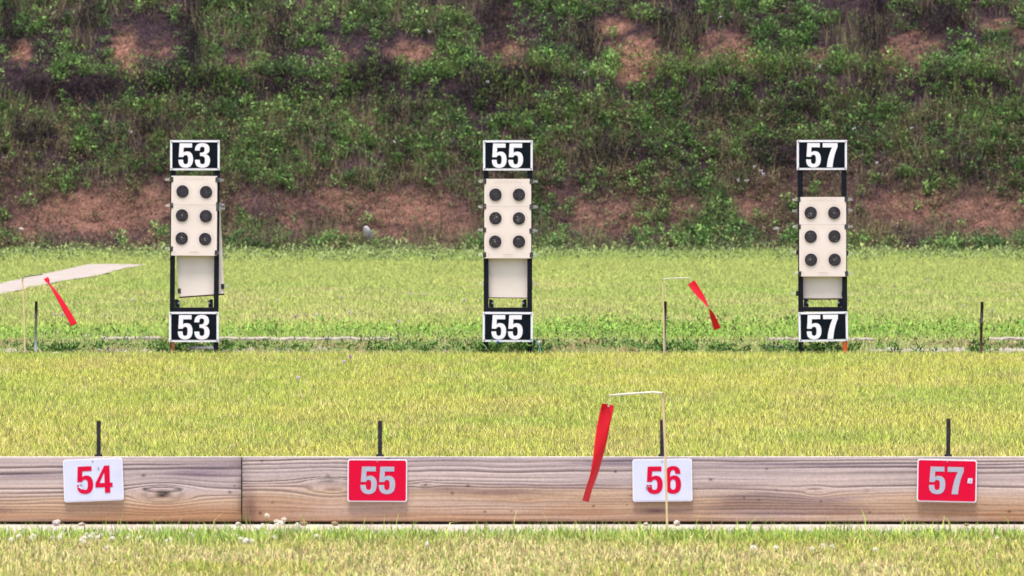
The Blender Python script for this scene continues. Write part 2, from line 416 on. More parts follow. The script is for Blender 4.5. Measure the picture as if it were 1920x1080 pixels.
def forbs(P, size, nl, col, name, m, label, cat, L=.05, wid=.36, up=.5, spread=.5, cj=.25):
    n = len(P); idx = np.repeat(np.arange(n), nl); k = len(idx)
    hf = RNG.uniform(.12, 1, k); az = RNG.uniform(0, 2*np.pi, k); sz = size[idx]
    rad = spread * sz * (1.1 - .6*hf) * RNG.uniform(.1, 1, k)
    el = RNG.normal(up, .45, k)
    dr = np.stack([np.cos(az), np.sin(az), np.zeros(k)], 1)
    B = P[idx] + dr * rad[:, None]; B[:, 2] += hf * sz
    dv = dr * np.cos(el)[:, None]; dv[:, 2] = np.sin(el)
    sv = np.stack([-np.sin(az), np.cos(az), RNG.normal(0, .35, k)], 1)
    ll = (L * RNG.uniform(.6, 1.3, k) * (sz / np.median(size)) ** .5)[:, None]
    T = B + dv*ll; mid = B + dv*ll*.5
    V = np.stack([B, mid + sv*ll*wid*.5, T, mid - sv*ll*wid*.5], 1).reshape(-1, 3)
    c = col[idx] * (1 + cj * RNG.normal(0, 1, (k, 1))).clip(.4, 1.8)
    return tag(mesh_np(name, V, np.arange(4*k).reshape(k, 4), m, np.repeat(c, 4, 0)), label, cat, kind='stuff')
def field(d0, d1, dens, margin=1.3):
    """random points on the lawn between d0 and d1, over the view's width plus a margin"""
    hw1 = d1 * 960 / F + margin; n = int(dens * (d1-d0) * 2 * hw1)
    D = RNG.uniform(d0, d1, n); x = RNG.uniform(-hw1, hw1, n)
    k = np.abs(x) < D * 960 / F + margin
    return x[k], D[k]
def mixc(a, b, t): t = np.clip(t, 0, 1)[:, None]; return np.asarray(a)*(1-t) + np.asarray(b)*t
G_YEL = np.array([.63, .62, .13]); G_GRN = np.array([.40, .54, .09]); G_STR = np.array([.80, .68, .34]); G_DRY = np.array([.48, .32, .17]); G_DEEP = np.array([.13, .27, .06])

# mown lawn between the plank and the target line
x, D = field(31.05, 55.45, 2300, 2.8)
n = fbm(x*1.1, D*.55, 31); n2 = fbm(x*6, D*3, 32); r = RNG.uniform(0, 1, len(x))
c = mixc(G_YEL, G_GRN, sst(.42, .78, n*.85 - .1 + r*.45)); c = mixc(c, G_STR, sst(.68, .95, n2*.5 + RNG.uniform(0, 1, len(x))*.6))
c = mixc(c, [.66, .48, .22], sst(.54, .80, fbm(x*1.6, D*.5, 33))*.5*(RNG.uniform(0, 1, len(x)) > .4))
c = mixc(c, G_DRY, (RNG.uniform(0, 1, len(x)) > .94)*1.0); c = mixc(c, [.17, .22, .05], (RNG.uniform(0, 1, len(x)) > .93)*1.0)
c *= RNG.uniform(.55, 1.3, len(x))[:, None]
h = RNG.uniform(.016, .046, len(x)) * (.6 + .8*n2)
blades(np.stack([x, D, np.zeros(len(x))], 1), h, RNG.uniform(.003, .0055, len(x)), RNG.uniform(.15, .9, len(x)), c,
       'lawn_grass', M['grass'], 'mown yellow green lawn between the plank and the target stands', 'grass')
# foreground lawn
x, D = field(25.6, 29.75, 7000, 2.2)
n = fbm(x*2.2, D*1.1, 41); n2 = fbm(x*9, D*5, 42); r = RNG.uniform(0, 1, len(x))
near = sst(28.85, 29.35, D + .9*(fbm(x*1.6, D*0, 43) - .5))
c = mixc(G_YEL*.85, G_STR*.9, sst(.30, .65, n*.7 + r*.4)); c = mixc(c, G_GRN*.75, sst(.5, .8, n2*.5 + RNG.uniform(0, 1, len(x))*.6))
c = mixc(c, G_DRY, (RNG.uniform(0, 1, len(x)) > .78)*.95)
c = mixc(c, [.16, .07, .04], (RNG.uniform(0, 1, len(x)) > .985)*.9)
c = mixc(c, mixc(G_GRN, G_DEEP, RNG.uniform(0, .8, len(x))), near*(RNG.uniform(0, 1, len(x)) > .22))
c *= RNG.uniform(.62, 1.4, len(x))[:, None]
h = RNG.uniform(.015, .05, len(x)) * (.7 + .5*n2) * (1 + .7*near)
h = np.where((near > .5) & (RNG.uniform(0, 1, len(x)) > .985), h*1.8, h)
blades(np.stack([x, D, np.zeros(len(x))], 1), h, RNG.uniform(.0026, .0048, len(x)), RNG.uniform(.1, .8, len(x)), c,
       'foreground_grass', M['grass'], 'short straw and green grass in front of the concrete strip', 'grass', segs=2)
# target line strip and the meadow behind it
x, D = field(55.45, 106.8, 760, 3.2)
keep = ~inpoly(x + .25*(vn(x*7, D*.8, 55) - .5), D + 1.5*(fbm(x*5, D*.5, 56) - .35), pathpoly)
edge = (np.abs(D - 59.75) < .22) & (fbm(x*.5, D*0, 51) > .36) & (RNG.uniform(0, 1, len(x)) < .88)
keep &= ~edge; x = x[keep]; D = D[keep]; q = len(x)
n = fbm(x*.5, D*.22, 52); n2 = fbm(x*2.2, D*.8, 53); r = RNG.uniform(0, 1, q)
c = mixc([.47, .55, .14], [.31, .48, .10], sst(.3, .8, n*.6 + r*.5))
Dn = D + 16*(fbm(x*.45, D*.07, 54) - .5)*sst(61, 66, D)
mott = sst(63.5, 66, D) * (1 - sst(80, 92, Dn))
c = mixc(c, [.58, .50, .24], mott * sst(.38, .75, n2*.6 + r*.4) * .8)
brt = sst(80, 92, Dn) * (1 - sst(96, 106, Dn)); c = mixc(c, [.44, .50, .15], brt*.85)
low = sst(59.9, 60.2, D) * (1 - sst(62.0, 64, D)); c = mixc(c, [.26, .46, .09], low*.45)
bank = 1 - sst(58.8, 59.5, D); c = mixc(c, [.40, .41, .19], bank*.7); c = mixc(c, [.36, .24, .15], bank * sst(.55, .75, n2))
end = sst(98, 106, Dn); c = mixc(c, [.24, .33, .11], end * (r > .35))
c *= RNG.uniform(.65, 1.3, q)[:, None]
h = RNG.uniform(.015, .05, q) * (1 + .4*low + 1.0*end) * (.6 + .8*n2)
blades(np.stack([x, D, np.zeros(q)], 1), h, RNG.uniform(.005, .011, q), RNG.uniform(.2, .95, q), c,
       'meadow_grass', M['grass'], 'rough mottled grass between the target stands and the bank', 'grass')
# low broad-leaved weeds along the target line
def line_weeds(d0, d1, dens, thr, s, colA, colB, seed, name, label, sz=(.04, .12), L=.035):
    x, D = field(d0, d1, dens, 2)
    k = fbm(x*.9, D*.9, seed) + .25*(RNG.uniform(0, 1, len(x)) - .5) > thr
    k &= ~inpoly(x, D, pathpoly); x = x[k]; D = D[k]
    c = mixc(colA, colB, RNG.uniform(0, 1, len(x)))
    return forbs(np.stack([x, D, np.zeros(len(x))], 1), RNG.uniform(*sz, len(x)), s, c, name, M['leaf'], label, 'weeds', L=L, spread=.9)
line_weeds(56.0, 57.4, 60, .50, 12, [.07, .15, .04], [.16, .24, .07], 61, 'line_weeds', 'dark low weeds at the foot of the target stands', (.02, .07))
line_weeds(57.2, 59.6, 20, .42, 10, [.18, .25, .09], [.30, .30, .14], 64, 'bank_weeds', 'dull green clover leaves on the target line')
line_weeds(60.05, 64.5, 24, .48, 12, [.16, .30, .06], [.30, .44, .10], 62, 'edging_weeds', 'bright green weeds behind the buried edging', (.03, .09), .04)
line_weeds(97, 107.4, 16, .50, 14, [.15, .21, .09], [.34, .40, .15], 63, 'bank_foot_weeds', 'pale weeds at the foot of the bank', (.04, .19), .05)

# tufts round the feet of stands and pipes
x = []; D = []
for px, wd, n_ in ((322, .10, 16), (404, .10, 12), (340, .15, 14), (911, .12, 22), (993, .12, 20), (950, .25, 14), (1502, .10, 18), (1584, .10, 14), (1540, .25, 24), (1400, .5, 22), (1455, .3, 14), (67, .07, 6), (1246, .07, 8), (1290, .4, 26), (1839, .10, 10), (130, .35, 26), (750, .6, 26), (1720, .5, 16)):
    x.append(RNG.normal((px-960)*55.7/F, wd*.6, n_)); D.append(RNG.normal(55.85, .10, n_))
x = np.concatenate(x); D = np.concatenate(D)
forbs(np.stack([x, D, np.zeros(len(x))], 1), RNG.uniform(.02, .085, len(x)), 16, mixc([.06, .14, .035], [.16, .27, .06], RNG.uniform(0, 1, len(x))), 'foot_tufts', M['leaf'],
      'dark green tufts round the feet of the stands and pipes', 'weeds', L=.04, spread=.8)
# weeds on the bank
def berm_pts(dens):
    n = int(dens * 22 * 8.2); D = RNG.uniform(106.2, 114.4, n); x = RNG.uniform(-11, 11, n)
    k = np.abs(x) < D*960/F + 2.6; x = x[k]; D = D[k]
    z = berm_z(x, D); return x, D, z
def bankforbs(dens, thr, size, nl, colA, colB, seed, name, label, L, bright=None, zlo=-1, zhi=99, up=.5, wid=.4, spread=.6, bareK=.9, fs=1.3):
    x, D, z = berm_pts(dens)
    bm_ = blobs(x, D, z, BARE); dk = blobs(x, D, z, DARK)
    v = fbm(x*fs, z*fs*1.2, seed) + .22*(RNG.uniform(0, 1, len(x)) - .5) - bareK*.5*bm_ - .26*dk - .10*(1 - sst(.3, .55, z)) - (.07*sst(.3, .6, z)*(1 - sst(1.1, 1.6, z)) if bareK < 1 else 0)
    k = (v > thr) & (z > zlo) & (z < zhi); x, D, z, v = x[k], D[k], z[k], v[k]
    c = mixc(colA, colB, fbm(x*1.7, z*1.9, seed+3)*1.6 - .4 + .3*RNG.normal(0, 1, len(x)))
    return forbs(np.stack([x, D, z - .01], 1), RNG.uniform(*size, len(x)), nl, c, name, M['leaf'], label, 'weeds', L=L, up=up, wid=wid, spread=spread, cj=.38)
bankforbs(95, .45, (.07, .22), 36, [.075, .14, .055], [.165, .26, .085], 71, 'bank_weeds', 'leafy green weeds spread over the earth bank', .045, spread=.75)
bankforbs(160, .38, (.05, .19), 24, [.20, .145, .09], [.18, .215, .085], 75, 'bank_weeds', 'olive brown weeds on the lower half of the bank', .036, zhi=2.2, spread=.8)
bankforbs(42, .475, (.10, .24), 52, [.12, .23, .065], [.25, .40, .12], 79, 'bank_weeds', 'bright green clumps of weed on the bank', .052, bareK=.5, fs=2.6, spread=.7)
bankforbs(130, .30, (.05, .24), 18, [.055, .038, .055], [.17, .105, .095], 83, 'dead_brush', 'dark dead stalks and litter on the bank', .05, wid=.14, up=.8, bareK=1.0, spread=.8)
bankforbs(110, .46, (.04, .16), 18, [.17, .12, .08], [.18, .19, .09], 98, 'bank_weeds', 'sparse olive growth creeping over the bare foot of the bank', .034, zhi=1.5, bareK=.1, spread=.9, fs=2.4)
bankforbs(26, .34, (.04, .12), 14, [.12, .19, .08], [.18, .26, .09], 91, 'seedlings', 'small green seedlings on the bare soil of the bank', .035, bareK=.15)
# dark brush standing in the hollows
x, D, z = berm_pts(260)
k = blobs(x, D, z, DARK)*(.5 + fbm(x*3, z*3, 101)) > .55; x, D, z = x[k], D[k], z[k]
forbs(np.stack([x, D, z], 1), RNG.uniform(.06, .30, len(x)), 14, mixc([.030, .021, .034], [.055, .055, .038], RNG.uniform(0, 1, len(x))), 'hollow_brush', M['leaf'],
      'dark purple brown brush in the hollows of the bank', 'brush', L=.06, wid=.2, up=.9, spread=.7)
# tall thin stalks
x, D, z = berm_pts(330)
k = (fbm(x*.9, z*1.6, 87) > .5) & (blobs(x, D, z, BARE) < .35); x, D, z = x[k], D[k], z[k]
c = mixc([.28, .21, .13], [.14, .15, .07], RNG.uniform(0, 1, len(x)))
blades(np.stack([x, D, z], 1), RNG.uniform(.12, .42, len(x)), RNG.uniform(.006, .012, len(x)), RNG.uniform(.05, .5, len(x)), c,
       'bank_stalks', M['leaf'], 'thin dry grass stalks on the bank', 'grass')
# crumbs, twigs and dead leaves lying on the soil everywhere
x, D, z = berm_pts(900)
nn_ = fbm(x*6, z*7, 96); bm_ = np.clip(blobs(x, D, z, BARE), 0, 1)
c = mixc([.062, .042, .044], [.20, .115, .085], np.clip(bm_*.8 + .5*(nn_ - .5) + RNG.normal(0, .4, len(x)), 0, 1)); c = mixc(c, [.26, .20, .13], (RNG.uniform(0, 1, len(x)) > .90)*.8); c = mixc(c, [.028, .020, .024], (RNG.uniform(0, 1, len(x)) > .72)*.9)
blades(np.stack([x, D, z], 1), RNG.uniform(.015, .07, len(x)) * (.6 + .9*nn_), RNG.uniform(.008, .022, len(x)), RNG.uniform(.3, .98, len(x)), c,
       'soil_litter', M['leaf'], 'crumbs, twigs and dead leaves lying on the bank', 'litter')
# ledge of taller growth hanging over the step
x = RNG.uniform(-10.6, 10.6, 700); D = RNG.uniform(109.7, 110.6, 700); z = berm_z(x, D)
k = fbm(x*.9, D*2, 88) > .47; x, D, z = x[k], D[k], z[k]
forbs(np.stack([x, D, z], 1), RNG.uniform(.2, .42, len(x)), 26, mixc([.10, .14, .045], [.13, .20, .05], RNG.uniform(0, 1, len(x))), 'ledge_weeds', M['leaf'],
      'taller weeds along the step halfway up the bank', 'weeds', L=.06, up=.8)

# ------------------------------------------------------------------ timber planks
def plank(x0, x1, seed, knots, stains, label):
    """front face as a fine grid whose colour is the weathered grain; body behind it"""
    root = empty('timber_plank', ((x0+x1)/2, 30.72, .019), label, 'plank', 'planks laid end to end along the lawn edge')
    L = x1 - x0; Hh = .275; cxx = (x0+x1)/2
    nxg = int(L/.0035); nzg = 86
    u = np.linspace(x0, x1, nxg); w = np.linspace(0, Hh, nzg)
    U, Wz = np.meshgrid(u, w)
    fz = Wz * 1.0
    disp = (.034 + .035*(seed > 150)*sst(x0 + 2.0, x0 + .4, U))*(fbm(U*.8, Wz*4, seed, 3) - .5) + .016*(fbm(U*3.0, Wz*9, seed+1, 3) - .5)
    dark = np.zeros_like(U); ring = np.zeros_like(U)
    for (kx, kz, s, core) in knots:
        dx = U - kx; dz = Wz - kz; rr = np.sqrt((dx/2.1)**2 + dz**2)
        disp += -np.sign(dz) * min(s, .04)*.9 * np.exp(-(rr/(s*1.6))**2) * np.minimum(1, np.abs(dz)/s*2)
        t = np.exp(-(rr/(s*.36))**3)*(.75 + .5*vn(U*60, Wz*90, seed+22))
        dark = np.maximum(dark, t*core); ring = np.maximum(ring, np.exp(-((rr - s*.8)/(s*.16))**2)*.5*(core > .3))
    f = fz + disp
    per = .019 + .012*vn(U*.15, Wz*0, seed+5)
    warp = f / .018 + 3.6*vn(U*.22, f*9, seed+6) + 1.2*vn(U*.7, f*22, seed+21)
    ph = warp - np.floor(warp)
    late = np.exp(-((ph - .75)/.17)**2) * sst(.15, .9, vn(U*1.1, np.floor(warp)*3.7, seed+7))*1.2
    fine = vn(U*5, f*620, seed+8); mid = vn(U*2.2, f*150, seed+9)
    zz = Wz/Hh + .45*(fbm(U*.8, Wz*5, seed+10) - .5) + .12*(fbm(U*2, Wz*60, seed+20) - .5)
    grey = np.array([.49, .395, .38]); tan = np.array([.50, .345, .24]); brown = np.array([.40, .225, .13]); pink = np.array([.60, .47, .41])
    tg = sst(.30, .62, zz)[..., None]; c = brown*(1 - sst(.02, .34, zz)[..., None]) + tan*sst(.02, .34, zz)[..., None]
    c = c*(1 - tg) + grey*tg
    bl = sst(.45, .8, fbm(U*1.4, f*16, seed+11))[..., None]; c = c*(1 - .45*bl) + pink*.45*bl
    str_up = .35 + .65*sst(.25, .6, zz)
    c = c * (1 - .42*late*str_up)[..., None] * (.90 + .2*fine)[..., None] * (.88 + .24*mid)[..., None]
    st = sst(.60, .78, fbm(U*.9, f*12, seed+12))[..., None]; c = c*(1 - .38*st*np.array([1, 1.05, .8]))             # grey stain streaks
    c = c * (1 - .80*dark)[..., None] * (1 - .5*ring)[..., None]
    for (qx, qz, qw, qh, qa) in stains:
        rr = ((U-qx)/qw)**2 + ((Wz-qz)/qh)**2; e = np.exp(-rr*(.6 + .9*fbm(U*5, f*40, seed+30)))[..., None]; c = c*(1 - qa*e*np.array([1, 1.08, .85]))
    topd = sst(.95, 1.0, Wz/Hh)[..., None]; c = c*(1 - .38*topd)                           # darker along the rounded top arris
    for ex in (x0, x1):
        e = np.exp(-np.abs(U - ex)/.022)[..., None]; c = c*(1 - .42*e*(.5 + .8*vn(U*30, Wz*40, seed+13))[..., None])
    for q in range(34):                                                                # nail and worm holes
        hx = RNG.uniform(x0, x1); hz = RNG.uniform(.02, .27); hr = RNG.uniform(.003, .007)
        e = np.exp(-(((U-hx)/1.4)**2 + (Wz-hz)**2)/hr**2)[..., None]; c = c*(1 - .75*e)
    yy = -.019 + .0035*late*str_up - .0015*mid
    rnd = .010; t = np.clip((Wz - (Hh - rnd))/rnd, 0, 1); yy = yy + rnd*(1 - np.sqrt(1 - t*t*.98))
    yy += .003*(1 - sst(0, .006, Wz)) + .0045*(vn(U*1.5, Wz*0, seed+14) - .5)
    V = np.stack([U - cxx, yy, Wz], -1).reshape(-1, 3)
    I = np.arange(nxg*nzg).reshape(nzg, nxg)
    Fc = np.stack([I[:-1, :-1], I[:-1, 1:], I[1:, 1:], I[1:, :-1]], -1).reshape(-1, 4)
    col = c.reshape(-1, 3)*np.array([.84, .85, .85])
    # top, back, bottom and ends close the board
    tr = V.reshape(nzg, nxg, 3)[-1]; tb = tr.copy(); tb[:, 1] = .019; tb[:, 2] = Hh - .004
    bb = tb.copy(); bb[:, 2] = 0; n0 = len(V)
    tm = tr.copy(); tm[:, 1] = tr[:, 1] + .006; tm[:, 2] = Hh + .003
    V = np.concatenate([V, tm, tb, bb]); a = np.arange(nxg)
    A, B, C, E = I[-1], n0 + a, n0 + nxg + a, n0 + 2*nxg + a
    def strip(p, q): return np.stack([p[:-1], p[1:], q[1:], q[:-1]], 1)
    Fc = np.concatenate([Fc, strip(A, B), strip(B, C), strip(C, E), strip(E, I[0])])
    tc = np.array([.66, .60, .57]) * (.8 + .4*vn(a*.09, a*0, seed+15))[:, None]  # top edge paler than the face: lit-edge highlight put into the colour
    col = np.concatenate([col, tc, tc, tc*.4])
    me = attr_soil('weathered_wood', 90, .90, 1.10)
    mesh_np('board', V, Fc, me, col, root, smooth=True)
    for e, sgn in ((x0, 1), (x1, -1)):
        b = MB(); xx = e - cxx; b.box(min(xx, xx + sgn*.0015) - .0008, max(xx, xx + sgn*.0015) + .0004, -.0165, .0185, .002, .270); b.build('end_grain', M['end_grain'], root)
    b = MB(); b.box(x0 - cxx + .01, x1 - cxx - .01, .000, .055, -.05, -.0006); b.build('gap_light_block', M['end_grain'], root)  # unseen box added to block light and keep the gap below dark
    for fx_ in (.0035, .18, .5, .82, .9965):
        b = MB(); xx = x0 + L*fx_ - cxx; b.box(xx-.02, xx+.02, .0195, .058, -.05, .273 if fx_ in (.0035, .9965) else .20); b.build('stake', M['end_grain'], root)
    return root
PX = 30.7/F
xj = (453-960)*PX
plank(xj - 4.88, xj - .002, 100, [((306-960)*PX, .118, .046, 1.0), ((-420-960)*PX, .16, .03, .9)], [((370-960)*PX, .205, .16, .022, .45), ((40-960)*PX, .200, .20, .014, .40), ((260-960)*PX, .225, .3, .008, .25), ((-500-960)*PX, .12, .3, .02, .4)], 'shorter visible plank at left with a dark oval knot')
plank(xj + .003, xj + 4.88, 200, [((618-960)*PX, .152, .045, .12), ((615-960)*PX, .196, .008, 1.0), ((798-960)*PX, .158, .012, .8), ((1530-960)*PX, .13, .018, .15), ((985-960)*PX, .10, .018, .1), ((1625-960)*PX, .135, .007, .7), ((2200-960)*PX, .15, .03, .9)], [((930-960)*PX, .125, .22, .012, .42), ((840-960)*PX, .14, .10, .010, .35), ((470-960)*PX, .05, .03, .09, .45), ((1080-960)*PX, .15, .3, .008, .35), ((1230-960)*PX, .045, .05, .012, .5), ((1360-960)*PX, .15, .14, .010, .3), ((1500-960)*PX, .245, .5, .007, .4), ((1780-960)*PX, .235, .4, .006, .4), ((650-960)*PX, .16, .18, .009, .25)],
      'long plank right of the joint with a swirl in its grain')

# ------------------------------------------------------------------ near number plates and steel sleeves
def near_sign(name, cx, cy, tilt, digits, red, label, dx):
    D0 = 30.688; x, y, z = W(cx, cy, D0); s = D0/F
    root = empty('lane_sign', (x, y, z), label, 'sign', 'lane number plates on the planks')
    root.rotation_euler = (R(-4), R(-tilt), 0)
    w, h = 112*s, 80*s
    b = MB(); b.plate(rrect(w, h, .011), 0, .003); b.build('rim', M['white_rim'], root, bevel=.0008)
    b = MB(); b.sheet([rrect(w - .010, h - .010, .008)], -.0012); b.build('face', M['red_sign'] if red else M['white_sign'], root)
    dh = 51*s; dw = 30.5*s; x0 = -33*s + dx*s
    for k, ch in enumerate(digits):
        numeral(ch, x0 + k*34.5*s, -25*s, dw*(1.0 if ch != '4' else 1.06), dh, -.0026, M['silver_ink'] if red else M['red_ink'], root)
    b = MB(); b.tube([(0, -.0035, 35.5*s), (0, -.001, 35.5*s)], .0032, 10); b.build('screw', M['screw'], root)
    return root, s
s54, s_ = near_sign('54', 175, 900, 2.3, '54', False, 'white plate with red 54, tilted up to the right, on the left plank', 2)
def chip(root, pts, y, m=None):
    b = MB(); b.sheet([pts], y); return b.build('paint_chip', m or M['white_rim'], root)
def blob(cx, cz, r, seed):
    rr = random.Random(seed); return [(cx + r*rr.uniform(.55, 1.25)*math.cos(2*math.pi*k/9), cz + r*rr.uniform(.55, 1.25)*math.sin(2*math.pi*k/9)) for k in range(9)]
chip(s54, blob(-23*s_, -11*s_, .014, 1), -.0036, M['white_sign']); chip(s54, blob(-23*s_, -8.5*s_, .0055, 2), -.0044, M['screw'])
chip(s54, blob(10.5*s_, 22.5*s_, .0065, 3), -.0036, M['white_sign']); chip(s54, blob(10.5*s_, 22*s_, .0035, 4), -.0044, M['screw'])
near_sign('55', 707.5, 901, -.3, '55', True, 'red plate with silver 55 hanging level on the plank', 1.5)
s56, s_ = near_sign('56', 1242, 900.5, .7, '56', False, 'white plate with red 56 behind the thin flag stick', 3)
chip(s56, blob(-27*s_, -14*s_, .0095, 5), -.0036, M['screw']); chip(s56, blob(-26.5*s_, -14.5*s_, .0065, 6), -.0044, M['red_ink'])
s57, s_ = near_sign('57', 1775.5, 901.5, -1.3, '57', True, 'red plate with silver 57 and a small white patch at its right', -.5)
b = MB(); b.sheet([[(x_ + 43*s_, z_ + 1*s_) for x_, z_ in ((-.011, -.010), (.009, -.012), (.012, .010), (-.008, .011))]], -.0036)
b.build('repair_patch', M['white_sign'], s57)
chip(s57, blob(44*s_, 0*s_, .004, 8), -.0044, M['screw'])

def ring_tube(b, x, y, z0, z1, ro, ri, n=16, mi=0):
    vs = []
    for (r, z) in ((ro, z0), (ro, z1), (ri, z1), (ri, z1 - .05)):
        vs += [(x + r*math.cos(2*math.pi*k/n), y + r*math.sin(2*math.pi*k/n), z) for k in range(n)]
    fs = [(j*n+k, j*n+(k+1) % n, (j+1)*n+(k+1) % n, (j+1)*n+k) for j in range(3) for k in range(n)]
    fs.append(tuple(range(3*n, 4*n)))
    b.add(vs, fs, mi)
for cx, top, lab, ln in ((185, 789, 'black steel pipe standing behind the plank above plate 54', 0), (712.5, 789, 'black steel pipe standing behind the plank above red plate 55', 0),
                     (1241.5, 787, 'black steel pipe behind the plank, next to the thin flag stick', 0), (1776.5, 785, 'black steel pipe standing behind the plank above red plate 57', .01)):
    D0 = 30.80; x, _, zt = W(cx, top, D0)
    root = empty('steel_pipe', (x, D0, 0), lab, 'pipe', 'black pipes in a row behind the plank')
    root.rotation_euler = (0, ln, 0)
    b = MB(); ring_tube(b, 0, 0, -.1, zt, .0092, .0068); b.build('tube', M['pipe_black'], root, smooth=False)
    b = MB(); ring_tube(b, 0, 0, .292, .303, .0165, .0095); b.build('collar', M['pipe_black'], root)

# ------------------------------------------------------------------ far stands
DS = 55.7; S = DS/F
def loc(px, py, cx, D0=DS):       # pixel -> local XZ about the stand's foot
    return ((px - cx)*D0/F, CH - (py - 265)*D0/F)
def leg_mb(xt, zt, xb, zb, w=.0385):
    """angle section post from top (xt,zt) to bottom (xb,zb)"""
    b = MB(); t = .006; d = .038
    prof = [(-w/2, 0), (w/2, 0), (w/2, t), (-w/2 + t, t), (-w/2 + t, d), (-w/2, d)]
    n = 6; vs = [(xb + a, y, zb) for a, y in prof] + [(xt + a, y, zt) for a, y in prof]
    b.add(vs, [tuple(reversed(range(n))), tuple(range(n, 2*n))] + [(i, (i+1) % n, (i+1) % n + n, i + n) for i in range(n)])
    return b
def stand(cx, legs, foot, footm, cross_y, label):
    root = empty('target_stand', ((cx - 960)*S, DS, 0), label, 'target stand', 'black metal target stands in a row across the lawn')
    for (xt, xb), fm in zip(legs, (footm if foot == 0 else None, footm if foot == 1 else None)):
        a, zt = loc(xt, 316, cx); c_, zb = loc(xb, 664, cx)
        if fm:
            zc = loc(0, 640, cx)[1]; t = (zc - zb)/(zt - zb); xm = c_ + (a - c_)*t
            leg_mb(a, zt, xm, zc).build('leg', M['black_paint'], root)
            b = MB(); b.box(xm - .0195, xm + .0195, -.004, .036, zb - .03, zc - .0005); b.build('foot', fm, root, bevel=.002)
        else:
            leg_mb(a, zt, c_, zb - .03).build('leg', M['black_paint'], root)
    xl = loc(legs[0][1] + 1, 0, cx)[0]; xr = loc(legs[1][1] - 1, 0, cx)[0]
    zc = loc(0, cross_y, cx)[1]
    b = MB(); b.box(xl + .012, xr - .012, .007, .036, zc - .018, zc + .018); b.build('crossbar', M['black_paint'], root, bevel=.002)
    for sgn, xx in ((1, xl), (-1, xr)):
        b = MB(); x0 = xx + sgn*.018
        b.plate([(x0, zc + .019), (x0 + sgn*.036, zc + .019), (x0 + sgn*.036, zc + .070), (x0 + sgn*.018, zc + .082), (x0, zc + .082)][::sgn], .010, .016)
        b.build('bracket', M['black_paint'], root)
        b = MB(); b.tube([(x0 + sgn*.030, .009, zc + .053), (x0 + sgn*.030, .001, zc + .053)], .009, 6); b.build('bolt', M['screw'], root)
    return root
stand(365.5, [(324.5, 322.5), (407.5, 404.5)], 0, M['brown_foot'], 581, 'black target stand at left whose backing board hangs crooked')
stand(952.5, [(911.5, 911.5), (993.5, 993.0)], None, None, 581, 'black target stand in the middle with both feet black')
stand(1541.5, [(1500.5, 1502.0), (1582.5, 1584.5)], 1, M['orange_paint'], 580, 'black target stand at right with a bright orange right foot')

def far_sign(cx, cy, w, h, tilt, digits, label, dk=0):
    D0 = DS - .008; x, y, z = W(cx, cy, D0); s = D0/F
    root = empty('number_sign', (x, y, z), label, 'sign', 'black and white number signs on the stands')
    root.rotation_euler = (0, R(-tilt), 0)
    b = MB(); b.plate([(-w*s/2, -h*s/2), (w*s/2, -h*s/2), (w*s/2, h*s/2), (-w*s/2, h*s/2)], 0, .004); b.build('border', M['white_ink'], root)
    b = MB(); b.sheet([rrect((w - 8)*s, (h - 8)*s, 1.8*s)], -.0015); b.build('face', M['black_sign'], root)
    dh = 45.5*s; dw = 27.5*s
    for k, ch in enumerate(digits):
        numeral(ch, (-31 + k*31.0 + dk)*s, -23.2*s, dw*(1.0 if ch == '5' else 1.03), dh, -.003, M['white_ink'], root)
    for sx_ in (-1, 1):
        for sz_ in (-1, 1):
            b = MB(); b.tube([(sx_*(w/2 - 3.2)*s, -.005, sz_*(h/2 - 3.2)*s), (sx_*(w/2 - 3.2)*s, -.0005, sz_*(h/2 - 3.2)*s)], 1.5*s, 8)
            b.build('screw', M['screw'], root)
    return root
far_sign(365.5, 291, 93, 56.5, 0, '53', 'upper 53 sign on top of the left target stand')
far_sign(363.5, 613, 93, 56.5, 0, '53', 'lower 53 sign near the ground on the left stand', 1)
far_sign(952.3, 291.3, 93, 56.5, 0, '55', 'upper black 55 sign on top of the middle stand', 1)
far_sign(952, 613, 94, 56, -.3, '55', 'lower black 55 sign at the foot of the middle stand', .5)
far_sign(1541, 290.5, 94, 56, 0, '57', 'upper black 57 sign on top of the right stand', 1.5)
far_sign(1543.5, 612.5, 92.5, 55.5, .9, '57', 'lower black 57 sign above the orange foot', 0)

